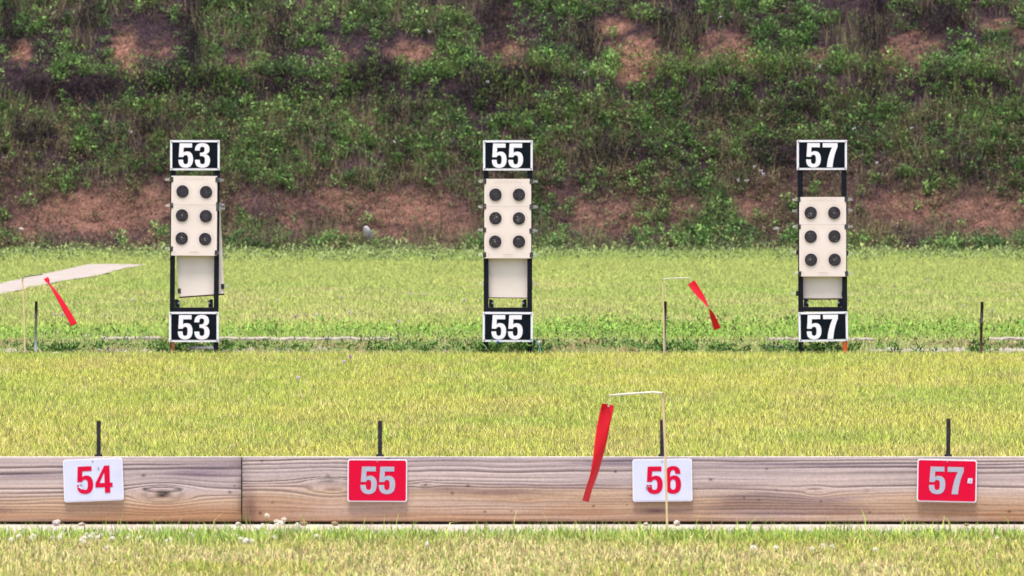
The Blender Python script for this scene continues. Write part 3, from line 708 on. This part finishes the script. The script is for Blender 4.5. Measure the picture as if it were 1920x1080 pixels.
def target(cx, cy, w, h, tilt, bulls, holes, label, seam, txt):
    D0 = DS - .012; x, y, z = W(cx, cy, D0); s = D0/F
    root = empty('paper_target', (x, y, z), label, 'paper target', 'buff paper targets clipped to the stands')
    root.rotation_euler = (0, R(-tilt), 0)
    nxg, nzg = 12, 26; rr = random.Random(int(cx))
    b = MB(); vs = []
    for j in range(nzg + 1):
        for i in range(nxg + 1):
            u = i/nxg - .5; v = j/nzg - .5
            vs.append((u*w*s, -.0035*math.cos(u*math.pi)*(.6 + .4*math.sin(v*9 + cx)) - .001, v*h*s))
    b.add(vs, [(j*(nxg+1)+i, j*(nxg+1)+i+1, (j+1)*(nxg+1)+i+1, (j+1)*(nxg+1)+i) for j in range(nzg) for i in range(nxg)])
    sz_ = -(seam - cy)*s; b.sheet([[(-w*s/2, sz_ - .0012), (w*s/2, sz_ - .0012), (w*s/2, sz_ + .0012), (-w*s/2, sz_ + .0012)]], -.0075, 1)
    for row, (a0, a1) in ((0, (-26, 26)), (1, (-14, 10))):
        q = a0
        while q < a1:
            l_ = rr.uniform(1.5, 4); zz = (h/2 - 6.2 + 2.4*row)*s
            b.sheet([[(q*s, zz - .0011), ((q + l_)*s, zz - .0011), ((q + l_)*s, zz + .0011), (q*s, zz + .0011)]], -.0076, 1); q += l_ + rr.uniform(.5, 1.2)
    for q in (-18, 16): b.sheet([disc(q*s, (h/2 - 3.4)*s, .9*s, 8)], -.0076, 1)
    for q in ((-36, -h/2 + 6.5, 1.1), (-37.5, 28, .6), (37, 28, .6), (0, -h/2 + 17, .7)): b.sheet([disc(q[0]*s, q[1]*s, q[2]*s, 7)], -.0076, 1)
    for q in range(-8, 9, 3): b.sheet([[(q*s, (-h/2 + 6.2)*s), ((q + 2.3)*s, (-h/2 + 6.2)*s), ((q + 2.3)*s, (-h/2 + 7.4)*s), (q*s, (-h/2 + 7.4)*s)]], -.0076, 1)
    b.build('sheet', [M['paper'], M['faint_ink']], root)
    for k, (bx, by) in enumerate(bulls):
        X = (bx - cx)*s; Z = -(by - cy)*s; b = MB(); r0 = 11.6*s
        b.sheet([disc(X, Z, r0)], -.0080, 0)
        for fr in (.80, .62, .44, .27, .12):
            b.sheet([disc(X, Z, r0*fr), disc(X, Z, r0*fr - .0009)[::-1]], -.0088, 1)
        for fr in (1.22, 1.42):
            b.sheet([disc(X, Z, r0*fr), disc(X, Z, r0*fr - .0009)[::-1]], -.0078, 2)
        for q in range((holes[k]*2 + 2)//3):
            a = rr.uniform(0, 6.28); rad = abs(rr.gauss(0, .36))*r0
            b.sheet([disc(X + rad*math.cos(a), Z + rad*math.sin(a), rr.uniform(.0018, .0032), 7)], -.0096 - .00005*q, 3)
        b.build('bullseye', [M['bull_black'], M['ring_ink'], M['faint_ink'], M['hole']], root)
    return root
target(364, 404.5, 86, 149.5, -.4, [(342, 359), (386, 360), (341.3, 404), (386, 405), (341, 447), (385, 448)], [0, 0, 3, 1, 4, 4], 'six bull paper target on the left stand marked 53', 384, 0)
target(952, 409.8, 88, 149, 0, [(929, 365), (973, 365), (929, 409), (973, 409.5), (928.5, 453), (973, 453)], [0, 0, 7, 5, 8, 1], 'six bull paper target on the middle stand marked 55', 387, 0)
target(1542.5, 443.8, 88, 149, 0, [(1520, 399), (1564, 399), (1520, 443.5), (1564.5, 443), (1520.5, 487), (1565, 487)], [6, 1, 4, 3, 5, 6], 'lower hung six bull paper target on the right stand marked 57', 421, 0)

def board(cx, corners, D0, label, dark):
    """corners photo pixels, top-left first, clockwise"""
    pts = [W(px, py, D0) for px, py in corners]; mx = sum(p[0] for p in pts)/4; mz = sum(p[2] for p in pts)/4
    root = empty('backing_board', (mx, D0, mz), label, 'backing board', 'cardboard backing boards behind the stands')
    q = [(p[0]-mx, p[2]-mz) for p in pts][::-1]
    b = MB(); n = 10; A, B, C, Dd = [Vector((p[0]-mx, p[2]-mz)) for p in pts]; vs = []
    for j in range(n + 1):
        for i in range(n + 1):
            u = i/n; v = j/n; P = (A.lerp(B, u)).lerp(Dd.lerp(C, u), v)
            vs.append((P.x, -.004*math.sin(u*math.pi)*(1 + .5*math.sin(v*7 + cx)), P.y))
    b.add(vs, [(j*(n+1)+i, (j+1)*(n+1)+i, (j+1)*(n+1)+i+1, j*(n+1)+i+1) for j in range(n) for i in range(n)])
    b.build('facing_sheet', M['board'], root, smooth=True)
    b = MB(); b.plate(q, .0015, .009); b.build('panel', M['board_edge'], root)
    (x3, z3), (x2, z2) = (q[0], q[1])
    b = MB(); b.plate([(x3, z3 - dark), (x2, z2 - dark), (x2, z2 + .003), (x3, z3 + .003)], -.004, .0012); b.build('bottom_edge', M['board_edge'], root)
    return root
board(370, [(325, 392), (413, 388), (420.5, 551), (336, 557)], DS + .046, 'crooked backing board leaning out right of the left stand', .008)
board(952, [(909, 345), (996, 345), (996, 559), (909, 558)], DS + .046, 'straight backing board hanging on the middle stand', .003)
board(1542, [(1499, 381), (1585, 381), (1585, 560), (1499, 560)], DS + .046, 'short backing board with dark bottom edge on the right stand', .008)

# binder clips
def clip_thing():
    root = empty('binder_clip', (0, 0, 0), 'x', 'clip')
    b = MB()   # body: folded wedge, spine outward (-X), mouth toward +X
    h = .019
    b.add([(-.006, -.013, -h), (-.006, .013, -h), (.020, .001, -h), (.020, -.001, -h), (-.006, -.013, h), (-.006, .013, h), (.020, .001, h), (.020, -.001, h)],
          [(0, 3, 2, 1), (4, 5, 6, 7), (0, 1, 5, 4), (1, 2, 6, 5), (2, 3, 7, 6), (3, 0, 4, 7)])
    b.build('clip_body', M['clip_black'], root)
    for s_, zz in ((-1, .004), (1, -.003)):
        b = MB(); y0 = s_*.012
        b.tube([(.012, s_*.004, zz + .008), (-.006, y0, zz + .008), (-.034, y0*1.3, zz + .004), (-.042, y0*1.35, zz + .005), (-.046, y0*1.4, zz), (-.042, y0*1.35, zz - .005), (-.034, y0*1.3, zz - .004), (-.006, y0, zz - .008), (.012, s_*.004, zz - .008)], .0011, 6)
        b.build('wire_handle', M['wire'], root)
    return root
proto = clip_thing(); first = True
SIDE = {-1: 'left', 1: 'right'}
CL = {  # stand: (edge px list)
 'left': [(-1, 323, 336.5), (-1, 323, 385), (-1, 322.5, 466.5), (1, 406, 337), (1, 407, 384), (1, 407.5, 391), (1, 404.5, 474), ],
 'middle': [(-1, 910, 340), (-1, 909.5, 387), (-1, 909.5, 431), (-1, 909.5, 477.5), (1, 995, 340), (1, 995, 388), (1, 994.5, 433), (1, 995.5, 478)],
 'right': [(-1, 1499, 374), (-1, 1499.5, 425), (-1, 1500.5, 513), (1, 1585.5, 374), (1, 1585.5, 425), (1, 1586.5, 513)],
}
CB = [  # clips on backing boards
 ('left', -1, 337, 545.5, 'on the lower left corner of the crooked backing board'), ('left', 1, 416.5, 537, 'on the lower right edge of the crooked backing board'),
 ('middle', -1, 911, 531, 'beside the left leg below the middle paper target'), ('middle', 1, 994, 531, 'beside the right leg below the middle paper target'),
 ('right', -1, 1499, 395, 'left of the top bulls on the right stand'), ('right', 1, 1585, 394, 'right of the top bulls on the right stand'),
 ('right', -1, 1497, 473, 'left of the lowest bulls on the right stand'), ('right', 1, 1586, 475, 'right of the lowest bulls on the right stand'),
 ('right', -1, 1496.5, 550, 'low on the left edge of the right backing board'), ('right', 1, 1580, 551, 'inside the right leg near the bottom of the right backing board')]
def put_clip(side, px, py, D0, label, rj):
    global first
    if first: r = proto; first = False
    else:
        r = proto.copy(); sc.collection.objects.link(r)
        for ch in proto.children:
            c = ch.copy(); sc.collection.objects.link(c); c.parent = r
    r.location = W(px + side*2.6, py, D0); r.rotation_euler = (0, rj, R(180) if side > 0 else 0)
    r['label'] = label; r['category'] = 'clip'; r['group'] = 'binder clips on the target stands'
ordn = ['topmost', 'second from top', 'third from top', 'lowest']
for st, L in CL.items():
    for side in (-1, 1):
        row = [q for q in L if q[0] == side]
        for k, (sd_, px, py) in enumerate(row):
            o_ = ordn[k] if k < len(row) - 1 else 'lowest'
            put_clip(side, px, py, DS - .012, f'{o_} of the black clips on the {SIDE[side]} edge of the {st} paper target', random.uniform(-.1, .1))
for st, side, px, py, where in CB:
    put_clip(side, px, py, DS + .046, 'black binder clip ' + where, random.uniform(-.1, .1))

# ------------------------------------------------------------------ wind flags
def cpts(pts, n=5):
    """smooth curve through points (Catmull-Rom) of tuples of any length"""
    out = []; P = [pts[0]] + list(pts) + [pts[-1]]
    for i in range(1, len(P) - 2):
        for k in range(n):
            t = k/n; out.append(tuple(.5*((2*b_) + (-a_ + c_)*t + (2*a_ - 5*b_ + 4*c_ - d_)*t*t + (-a_ + 3*b_ - 3*c_ + d_)*t**3) for a_, b_, c_, d_ in zip(P[i-1], P[i], P[i+1], P[i+2])))
    out.append(tuple(pts[-1])); return out
def wind_flag(D0, foot, top, arm, armm, hook, ribbon, wreal, label, eyelet=False):
    fx_, fy, _ = W(foot[0], foot[1], D0)
    root = empty('wind_flag', (fx_, D0, 0), label, 'wind flag', 'red wind flags on thin sticks')
    def Lc(px, py, dy=0): x, y, z = W(px, py, D0); return (x - fx_, dy, z)
    f0 = Lc(*foot)
    b = MB(); b.tube(cpts([(f0[0], 0, -.08), Lc((foot[0]*.5 + top[0]*.5) + .8, foot[1]*.5 + top[1]*.5), Lc(*top)], 6), [.0046 if D0 < 40 else .0062]*12 + [.0042], 8); b.build('stick', M['dowel'], root, smooth=True)
    b = MB(); b.tube([Lc(*p) for p in arm], .0036 if D0 > 40 else .0042, 8); b.build('arm', armm, root, smooth=True)
    b = MB(); b.tube([Lc(*p) for p in hook], .0012, 6); b.build('hook', M['wire'], root)
    pts = cpts(ribbon, 8); vs = []; m = len(pts); nn = 6; s = D0/F
    for i, (px, py, tw) in enumerate(pts):
        x, _, z = Lc(px, py); a = pts[max(i-1, 0)]; c = pts[min(i+1, m-1)]
        d = Vector((c[0]-a[0], -(c[1]-a[1]))).normalized(); nrm = Vector((d.y, -d.x))
        if nrm.x < 0: nrm = -nrm
        for j in range(nn + 1):
            u = (j/nn - .5)*wreal; ct, st = math.cos(R(tw)), math.sin(R(tw))
            cup = .006*math.sin(i*.12 + .6)*(1 - (2*j/nn - 1)**2)
            vs.append((x + nrm.x*u*ct, u*st + cup, z + nrm.y*u*ct))
    b = MB(); b.add(vs, [(i*(nn+1)+j, (i+1)*(nn+1)+j, (i+1)*(nn+1)+j+1, i*(nn+1)+j+1) for i in range(m-1) for j in range(nn)])
    o = b.build('ribbon', M['ribbon'], root, smooth=True); so_ = o.modifiers.new('thickness', 'SOLIDIFY'); so_.thickness = .0006
    if eyelet:
        x, _, z = Lc(ribbon[0][0] + 1, ribbon[0][1] + 3); b = MB(); b.tube([(x, -.006, z), (x, -.001, z)], .0042, 10); b.build('eyelet', M['wire'], root)
wind_flag(29.75, (1252, 1010), (1242.5, 736), [(1242.5, 737), (1225, 735.5), (1185, 738), (1143, 741.5)], M['arm_white'], [(1143, 741.5), (1142.5, 750), (1140, 762)],
          [(1140, 758, 20), (1137, 772, 4), (1131, 800, 6), (1126, 830, 20), (1121, 858, 40), (1113, 892, 54), (1105, 915, 58), (1098, 940, 58)], 24*29.75/F, 'nearest red wind flag hanging before the plank left of plate 56', True)
wind_flag(DS - .1, (1245, 662), (1242, 523), [(1242, 523), (1268, 521.5), (1293, 521)], M['arm_white'], [(1293, 521), (1293.5, 525), (1295, 531)],
          [(1296, 529, 10), (1302, 538, 15), (1312, 552, 35), (1321, 564, 62), (1327, 574, 78), (1333, 585, 112), (1339, 600, 135), (1345, 617, 148)], 15*DS/F, 'red wind flag pinched by a twist, between middle and right stands')
wind_flag(DS - .1, (47, 662), (42, 522), [(42, 522), (48, 518.5), (80, 514.5)], M['arm_dark'], [(80, 514.5), (84, 519), (87, 523)],
          [(86, 521, 60), (89, 526, 60), (93, 533, 82), (103, 547, 68), (115, 566, 55), (127, 587, 45), (139, 609, 38)], 15*DS/F, 'red wind flag streaming down right at the far left')

# ------------------------------------------------------------------ far pipes
def far_pipe(xt, xb, top, upper, lower, ysplit, label):
    D0 = DS - .05; x, _, _ = W(xb, 662, D0); zt = W(0, top, D0)[2]; zs = W(0, ysplit, D0)[2]; dx = (xt - xb)*D0/F
    root = empty('marker_pipe', (x, D0, 0), label, 'pipe', 'thin pipes standing on the target line')
    b = MB(); b.tube([(0, 0, -.08), (dx*zs/zt, 0, zs)], .0105, 12); b.build('tube', lower, root, smooth=True)
    b = MB(); b.tube([(dx*zs/zt, 0, zs + .0005), (dx, 0, zt)], .0118, 12); b.build('cap_sleeve', upper, root, smooth=True)
far_pipe(68, 66.5, 565, M['pipe_black'], M['pipe_grey'], 598, 'grey pipe with a black sleeve at the far left')
far_pipe(1247.5, 1245.5, 565, M['pipe_black'], M['pipe_grey'], 600, 'weathered grey pipe beside the middle flag stick')
far_pipe(1841.5, 1838.5, 566, M['pipe_black'], M['pipe_rust'], 606, 'rusty dark pipe standing alone at far right')

# ------------------------------------------------------------------ stones, bars, edging, scraps
def stone(px, py, D0, w, h, m, label, name='stone', seed=0, tilt=0, cat='stone', dis=1.0):
    x, y, z = W(px, py, D0); rr = random.Random(seed); s = D0/F
    import bmesh
    bm = bmesh.new(); bmesh.ops.create_icosphere(bm, subdivisions=2, radius=1)
    ph = [rr.uniform(0, 6) for _ in range(6)]
    for v in bm.verts:
        c = v.co; k = 1 + dis*(.16*math.sin(c.x*3 + ph[0]) * math.cos(c.z*3 + ph[1]) + .10*math.sin(c.y*5 + ph[2] + c.x*4) + rr.uniform(-.05, .05))
        v.co = Vector((c.x*w*s/2*k, c.y*w*s/2*k*.8, c.z*h*s/2*k))
    me = bpy.data.meshes.new(name); bm.to_mesh(me); bm.free(); me.materials.append(m)
    o = link(bpy.data.objects.new(name, me)); o.location = (x, y, z); o.rotation_euler = (0, R(tilt), rr.uniform(0, 1)); return tag(o, label, cat)
zr = berm_z(np.array([(690-960)/F*107.0]), np.array([107.0]))[0]
stone(690, 438, 106.6, 18, 34, M['boulder'], 'pale upright boulder at the foot of the bank left of the middle stand', 'boulder', 12, -28, 'boulder', .6)
stone(40, 430, 107.3, 9, 7, M['chalk'], 'small white stone on the bare soil at far left of the bank', seed=5)
stone(1456, 430, 107.3, 12, 9, M['chalk'], 'small pale stone in the weeds left of the right stand', seed=6)
PB = [(106, 980, 17, 12, 'stone', 'pale chunky pebble under the plank left of plate 54'), (153, 983, 12, 7, 'stone', 'small flat pebble under plate 54'), (447, 983, 13, 9, 'stone', 'round pale pebble at the joint between the planks'),
      (570, 982, 13, 10, 'stone_brown', 'brown pebble right of the clover clump'), (628, 982, 14, 9, 'stone_brown', 'flat brown pebble below red plate 55'), (1211, 983, 10, 8, 'stone', 'small pale pebble left of the flag stick'),
      (1269, 981, 13, 11, 'stone', 'pale pebble right of the flag stick'), (1812, 985, 9, 8, 'stone_brown', 'tiny reddish pebble below red plate 57')]
for i, (px, py, w, h, mm, lab) in enumerate(PB): stone(px, py, 30.60, w, h, M[mm], lab, 'pebble', 20 + i, 0, 'pebble')
for i, (px, py, w, h, lab) in enumerate([(105, 663, 17, 7, 'whitish stone on the target line right of the grey pipe'), (164, 631, 15, 8, 'white stone at the left end of the buried edging'), (284, 661, 9, 6, 'small white stone left of the brown foot'),
                                   (435, 629, 8, 8, 'pointed white stone on the edging right of the left stand'), (1758, 661, 18, 5, 'flat pale stone on the gravel left of the rusty pipe'), (1888, 662, 14, 5, 'flat pale stone on the gravel at the right border')]):
    stone(px, py, DG(py), w, h, M['chalk'], lab, 'stone', 40 + i, 0)
# buried edging, each length that shows
for i, (a, c_, py, lab) in enumerate([(188, 300, 635.5, 'short buried edging slab left of the left stand'), (404, 740, 636, 'long buried edging slab right of the left stand'), (1440, 1500, 636, 'edging slab just left of the right stand'),
                                  (1588, 1640, 636.5, 'edging slab just right of the right stand'), (1858, 1990, 636, 'edging slab at the right border')]):
    D0 = DG(py + 4); x0 = (a-960)/F*D0; x1 = (c_-960)/F*D0; b = MB(); q = 24
    rr = random.Random(i); vs = []
    for k in range(q + 1):
        x = x0 + (x1-x0)*k/q; j = rr.uniform(-.008, .008)
        vs += [(x-x0, j, -.03), (x-x0, j, .034 + j), (x-x0, .30, .040 + j*.5), (x-x0, .30, -.03)]
    b.add(vs, [(4*k+e, 4*k+4+e, 4*k+5+e, 4*k+1+e) for k in range(q) for e in range(3)] + [(0, 1, 2, 3), tuple(4*q + e for e in (3, 2, 1, 0))])
    o = b.build('edging_slab', M['edging']); o.location = (x0, D0, -.016 if i in (2, 3) else -.012); tag(o, lab, 'edging', 'concrete edging slabs on the target line')
# gravel scatter on the target line at right
b = MB(); rr = random.Random(5)
for k in range(260):
    px = rr.choice([rr.uniform(1640, 2050), rr.uniform(1640, 2050), rr.uniform(1500, 2000), rr.uniform(-40, 700)]); D0 = rr.uniform(56.0, 56.5); x = (px-960)/F*D0; s = rr.uniform(.008, .028)
    b.add([(x-s, D0, 0), (x, D0-s, .0), (x+s, D0, 0), (x, D0+s, 0), (x+s*rr.uniform(-.4, .4), D0, s*rr.uniform(.9, 1.6))], [(0, 1, 4), (1, 2, 4), (2, 3, 4), (3, 0, 4)])
tag(b.build('gravel', M['concrete']), 'loose pale gravel scattered along the target line', 'gravel', kind='stuff')
def bar(x0, x1, py, D0, m, label, dz=0):
    A = Vector(W(x0, py, D0)); B = Vector(W(x1, py + dz, D0 - .05)); b = MB(); L = (B-A).length
    b.box(0, L, -.016, -.010, 0, .018); b.box(0, L, -.010, .012, 0, .005)
    o = b.build('steel_bar', m, bevel=.001); o.location = A; o.rotation_euler = (0, 0, math.atan2(B.y-A.y, B.x-A.x)); o.location.z = .035; tag(o, label, 'metal bar', 'loose steel bars lying by the stands')
bar(1437, 1494, 661, DS + .25, M['pipe_grey'], 'speckled steel bar lying left of the right stand')
bar(352, 401, 660, DS + .05, M['pipe_grey'], 'thin steel bar lying between the feet of the left stand')
# twine and blue cap by the middle stand
b = MB(); b.tube([W(px, py, DS - .06 - k*.01) for k, (px, py) in enumerate(cpts([(996, 636), (1003, 637), (1008, 643), (1012, 651), (1014, 662)], 4))], .003, 6)
o = b.build('twine', M['teal'], smooth=True); tag(o, 'teal twine trailing down from the lower 55 sign', 'twine')
stone(1012, 642.5, DS - .1, 6, 8, M['chalk'], 'little white tag in the grass beside the teal twine', 'paper_tag', 77, 0, 'tag')
stone(933.5, 641.5, DS - .03, 5, 5, M['blue'], 'tiny blue plastic cap under the lower 55 sign', 'plastic_cap', 78, 0, 'cap')
D0 = 109.4
stone(212, 257, 109.5, 14, 9, M['pipe_grey'], 'bluish grey scrap lying in the weeds above the left stand', 'litter_scrap', 79, 0, 'litter')
stone(223, 250, 109.6, 6, 8, M['stone'], 'cream scrap beside the bluish grey one on the bank', 'litter_scrap', 80, 0, 'litter')

# ------------------------------------------------------------------ clover flowers
def flower_mesh(name, r, stem, m, ms):
    rr = random.Random(3); b = MB()
    for k in range(46):
        z = 1 - 1.75*(k + .5)/46; a = k*2.39996; q = math.sqrt(max(0, 1 - z*z)); d = Vector((q*math.cos(a), q*math.sin(a), z))
        s = d.cross(Vector((.1, .2, 1))).normalized(); c = d*r*.45; t = d*r*rr.uniform(.9, 1.12) + Vector((0, 0, r*.12))
        u = d.cross(s)
        b.add([c + s*r*.16 + Vector((0, 0, stem)), c - s*r*.16 + Vector((0, 0, stem)), t - s*r*.10 + Vector((0, 0, stem)), t + s*r*.10 + Vector((0, 0, stem)), t + u*r*.1 + Vector((0, 0, stem))], [(0, 1, 2, 3), (2, 3, 4)])
    b.tube([(0, 0, 0), (.002, 0, stem*.5), (0, 0, stem - r*.2)], r*.10, 5, 1)
    me = bpy.data.meshes.new(name); me.from_pydata(b.v, [], b.f); me.materials.append(m); me.materials.append(ms); me.polygons.foreach_set('material_index', b.m); me.update(); return me
mw = mat('clover_white', (.85, .80, .72), .9, .1, noise=((.60, .46, .36), 160, .55, .8)); mp = mat('clover_purple', (.46, .22, .50), .9, .1); ms = mat('stem_green', (.14, .26, .06), .8)
fw = flower_mesh('clover_flower', .0125, .05, mw, ms); fp = flower_mesh('clover_flower', .016, .07, mp, ms); fl = flower_mesh('clover_flower', .013, .06, mat('clover_lilac', (.58, .44, .58), .9, .1), ms)
WC = [(98,1010),(23,1013),(62,1006),(34,1007),(56,1012),(112,1004),(155,1010),(163,1004),(170,1008),(176,1003),(182,1009),(188,1005),(160,1018),(151,1014),(108,1009),(210,1003),(211,1011),(243,1010),(242,1005),(275,1001),(262,1010),(355,1003),(360,1007),(383,1004),(406,1008),(321,1012),(310,1016),(425,1005),(440,1006),(455,1012),(460,1018),(200,1028),(498,968),(519,979),(527,981),(533,975),(531,983),(490,986),(480,990),(497,991),(519,986),(463,1014),(473,1016),(501,1003),(595,1007),(513,1009),(1412,1027),(1458,1028),(1545,1024),(1558,1026),(1640,1032),(1525,1030),(1868,1010),(798,1022),(556,985),(483,992),(505,988)]
for i, (px, py) in enumerate(WC):
    D0 = 29.95 - random.uniform(0, .15) if py < 995 else min(29.6, DG(py + 14))
    x, _, z = W(px, py, D0); st = max(.015, z)
    o = link(bpy.data.objects.new('clover_flower', fw)); o.location = (x, D0, z - .05)
    o.rotation_euler = (random.uniform(-.15, .15), random.uniform(-.15, .15), random.uniform(0, 6)); o.scale = [random.uniform(.8, 1.15)]*2 + [1.0]
    if z > .06:
        o.scale = (1, 1, z/.05); o.location.z = 0; o.scale = (random.uniform(.9, 1.2), 1.1, z/.05)
        o.location.z = z - .05; o.scale = (1.1, 1.1, 1)
    tag(o, 'small white clover flower head in the grass before the planks', 'flower', 'white clover flowers along the concrete strip')
PC = [(554,598,1),(594,592,0),(645,684,0),(657,677,1),(559,717,0),(655,588,0),(836,662,0),(749,606,0),(1820,560,0),(1612,567,1),(1677,538,1),(1488,583,0),(870,568,1),(846,570,0),(1806,572,0),(1860,584,0),(104,594,0),(117,594,1),(640,560,0),(795,553,0),(767,550,0),(847,553,0),(1904,552,0),(1740,525,0),(225,563,0),(248,562,0),(197,594,0),(520,566,0),(20,560,0)]
for i, (px, py, pur) in enumerate(PC):
    D0 = DG(py + 12); x, _, z = W(px, py, D0)
    o = link(bpy.data.objects.new('clover_flower', fp if pur else fl)); o.location = (x, D0, max(0, z - .065)); o.rotation_euler = (0, 0, random.uniform(0, 6)); o.scale = [random.uniform(.9, 1.2)]*3
    if pur: tag(o, 'purple clover flower head standing in the lawn', 'flower', 'purple clover flowers dotted over the lawn')
    else: tag(o, 'pale lilac clover flower head standing in the lawn', 'flower', 'lilac clover flowers dotted over the lawn')
# tiny white blossoms on the bank
b = MB(); rr = random.Random(9)
for px, py in [(1097,135),(915,153),(740,265),(1415,312),(1427,321),(1432,326),(1385,337),(1400,338),(1537,124),(1710,240),(1602,240),(1350,32),(806,58),(1645,305),(245,247)]:
    for k in range(5):
        D0 = 106.8 + (265 - py)/F*110*1.3 + CH*1.25 - .3; x, y, z = W(px + rr.uniform(-3, 3), py + rr.uniform(-2, 2), D0); s = .007
        b.add([(x-s, y, z), (x, y-s, z-s), (x+s, y, z), (x, y-s*.5, z+s)], [(0, 1, 2, 3)])
tag(b.build('bank_blossoms', M['white_ink']), 'tiny white blossoms in the weeds of the bank', 'flowers', kind='stuff')
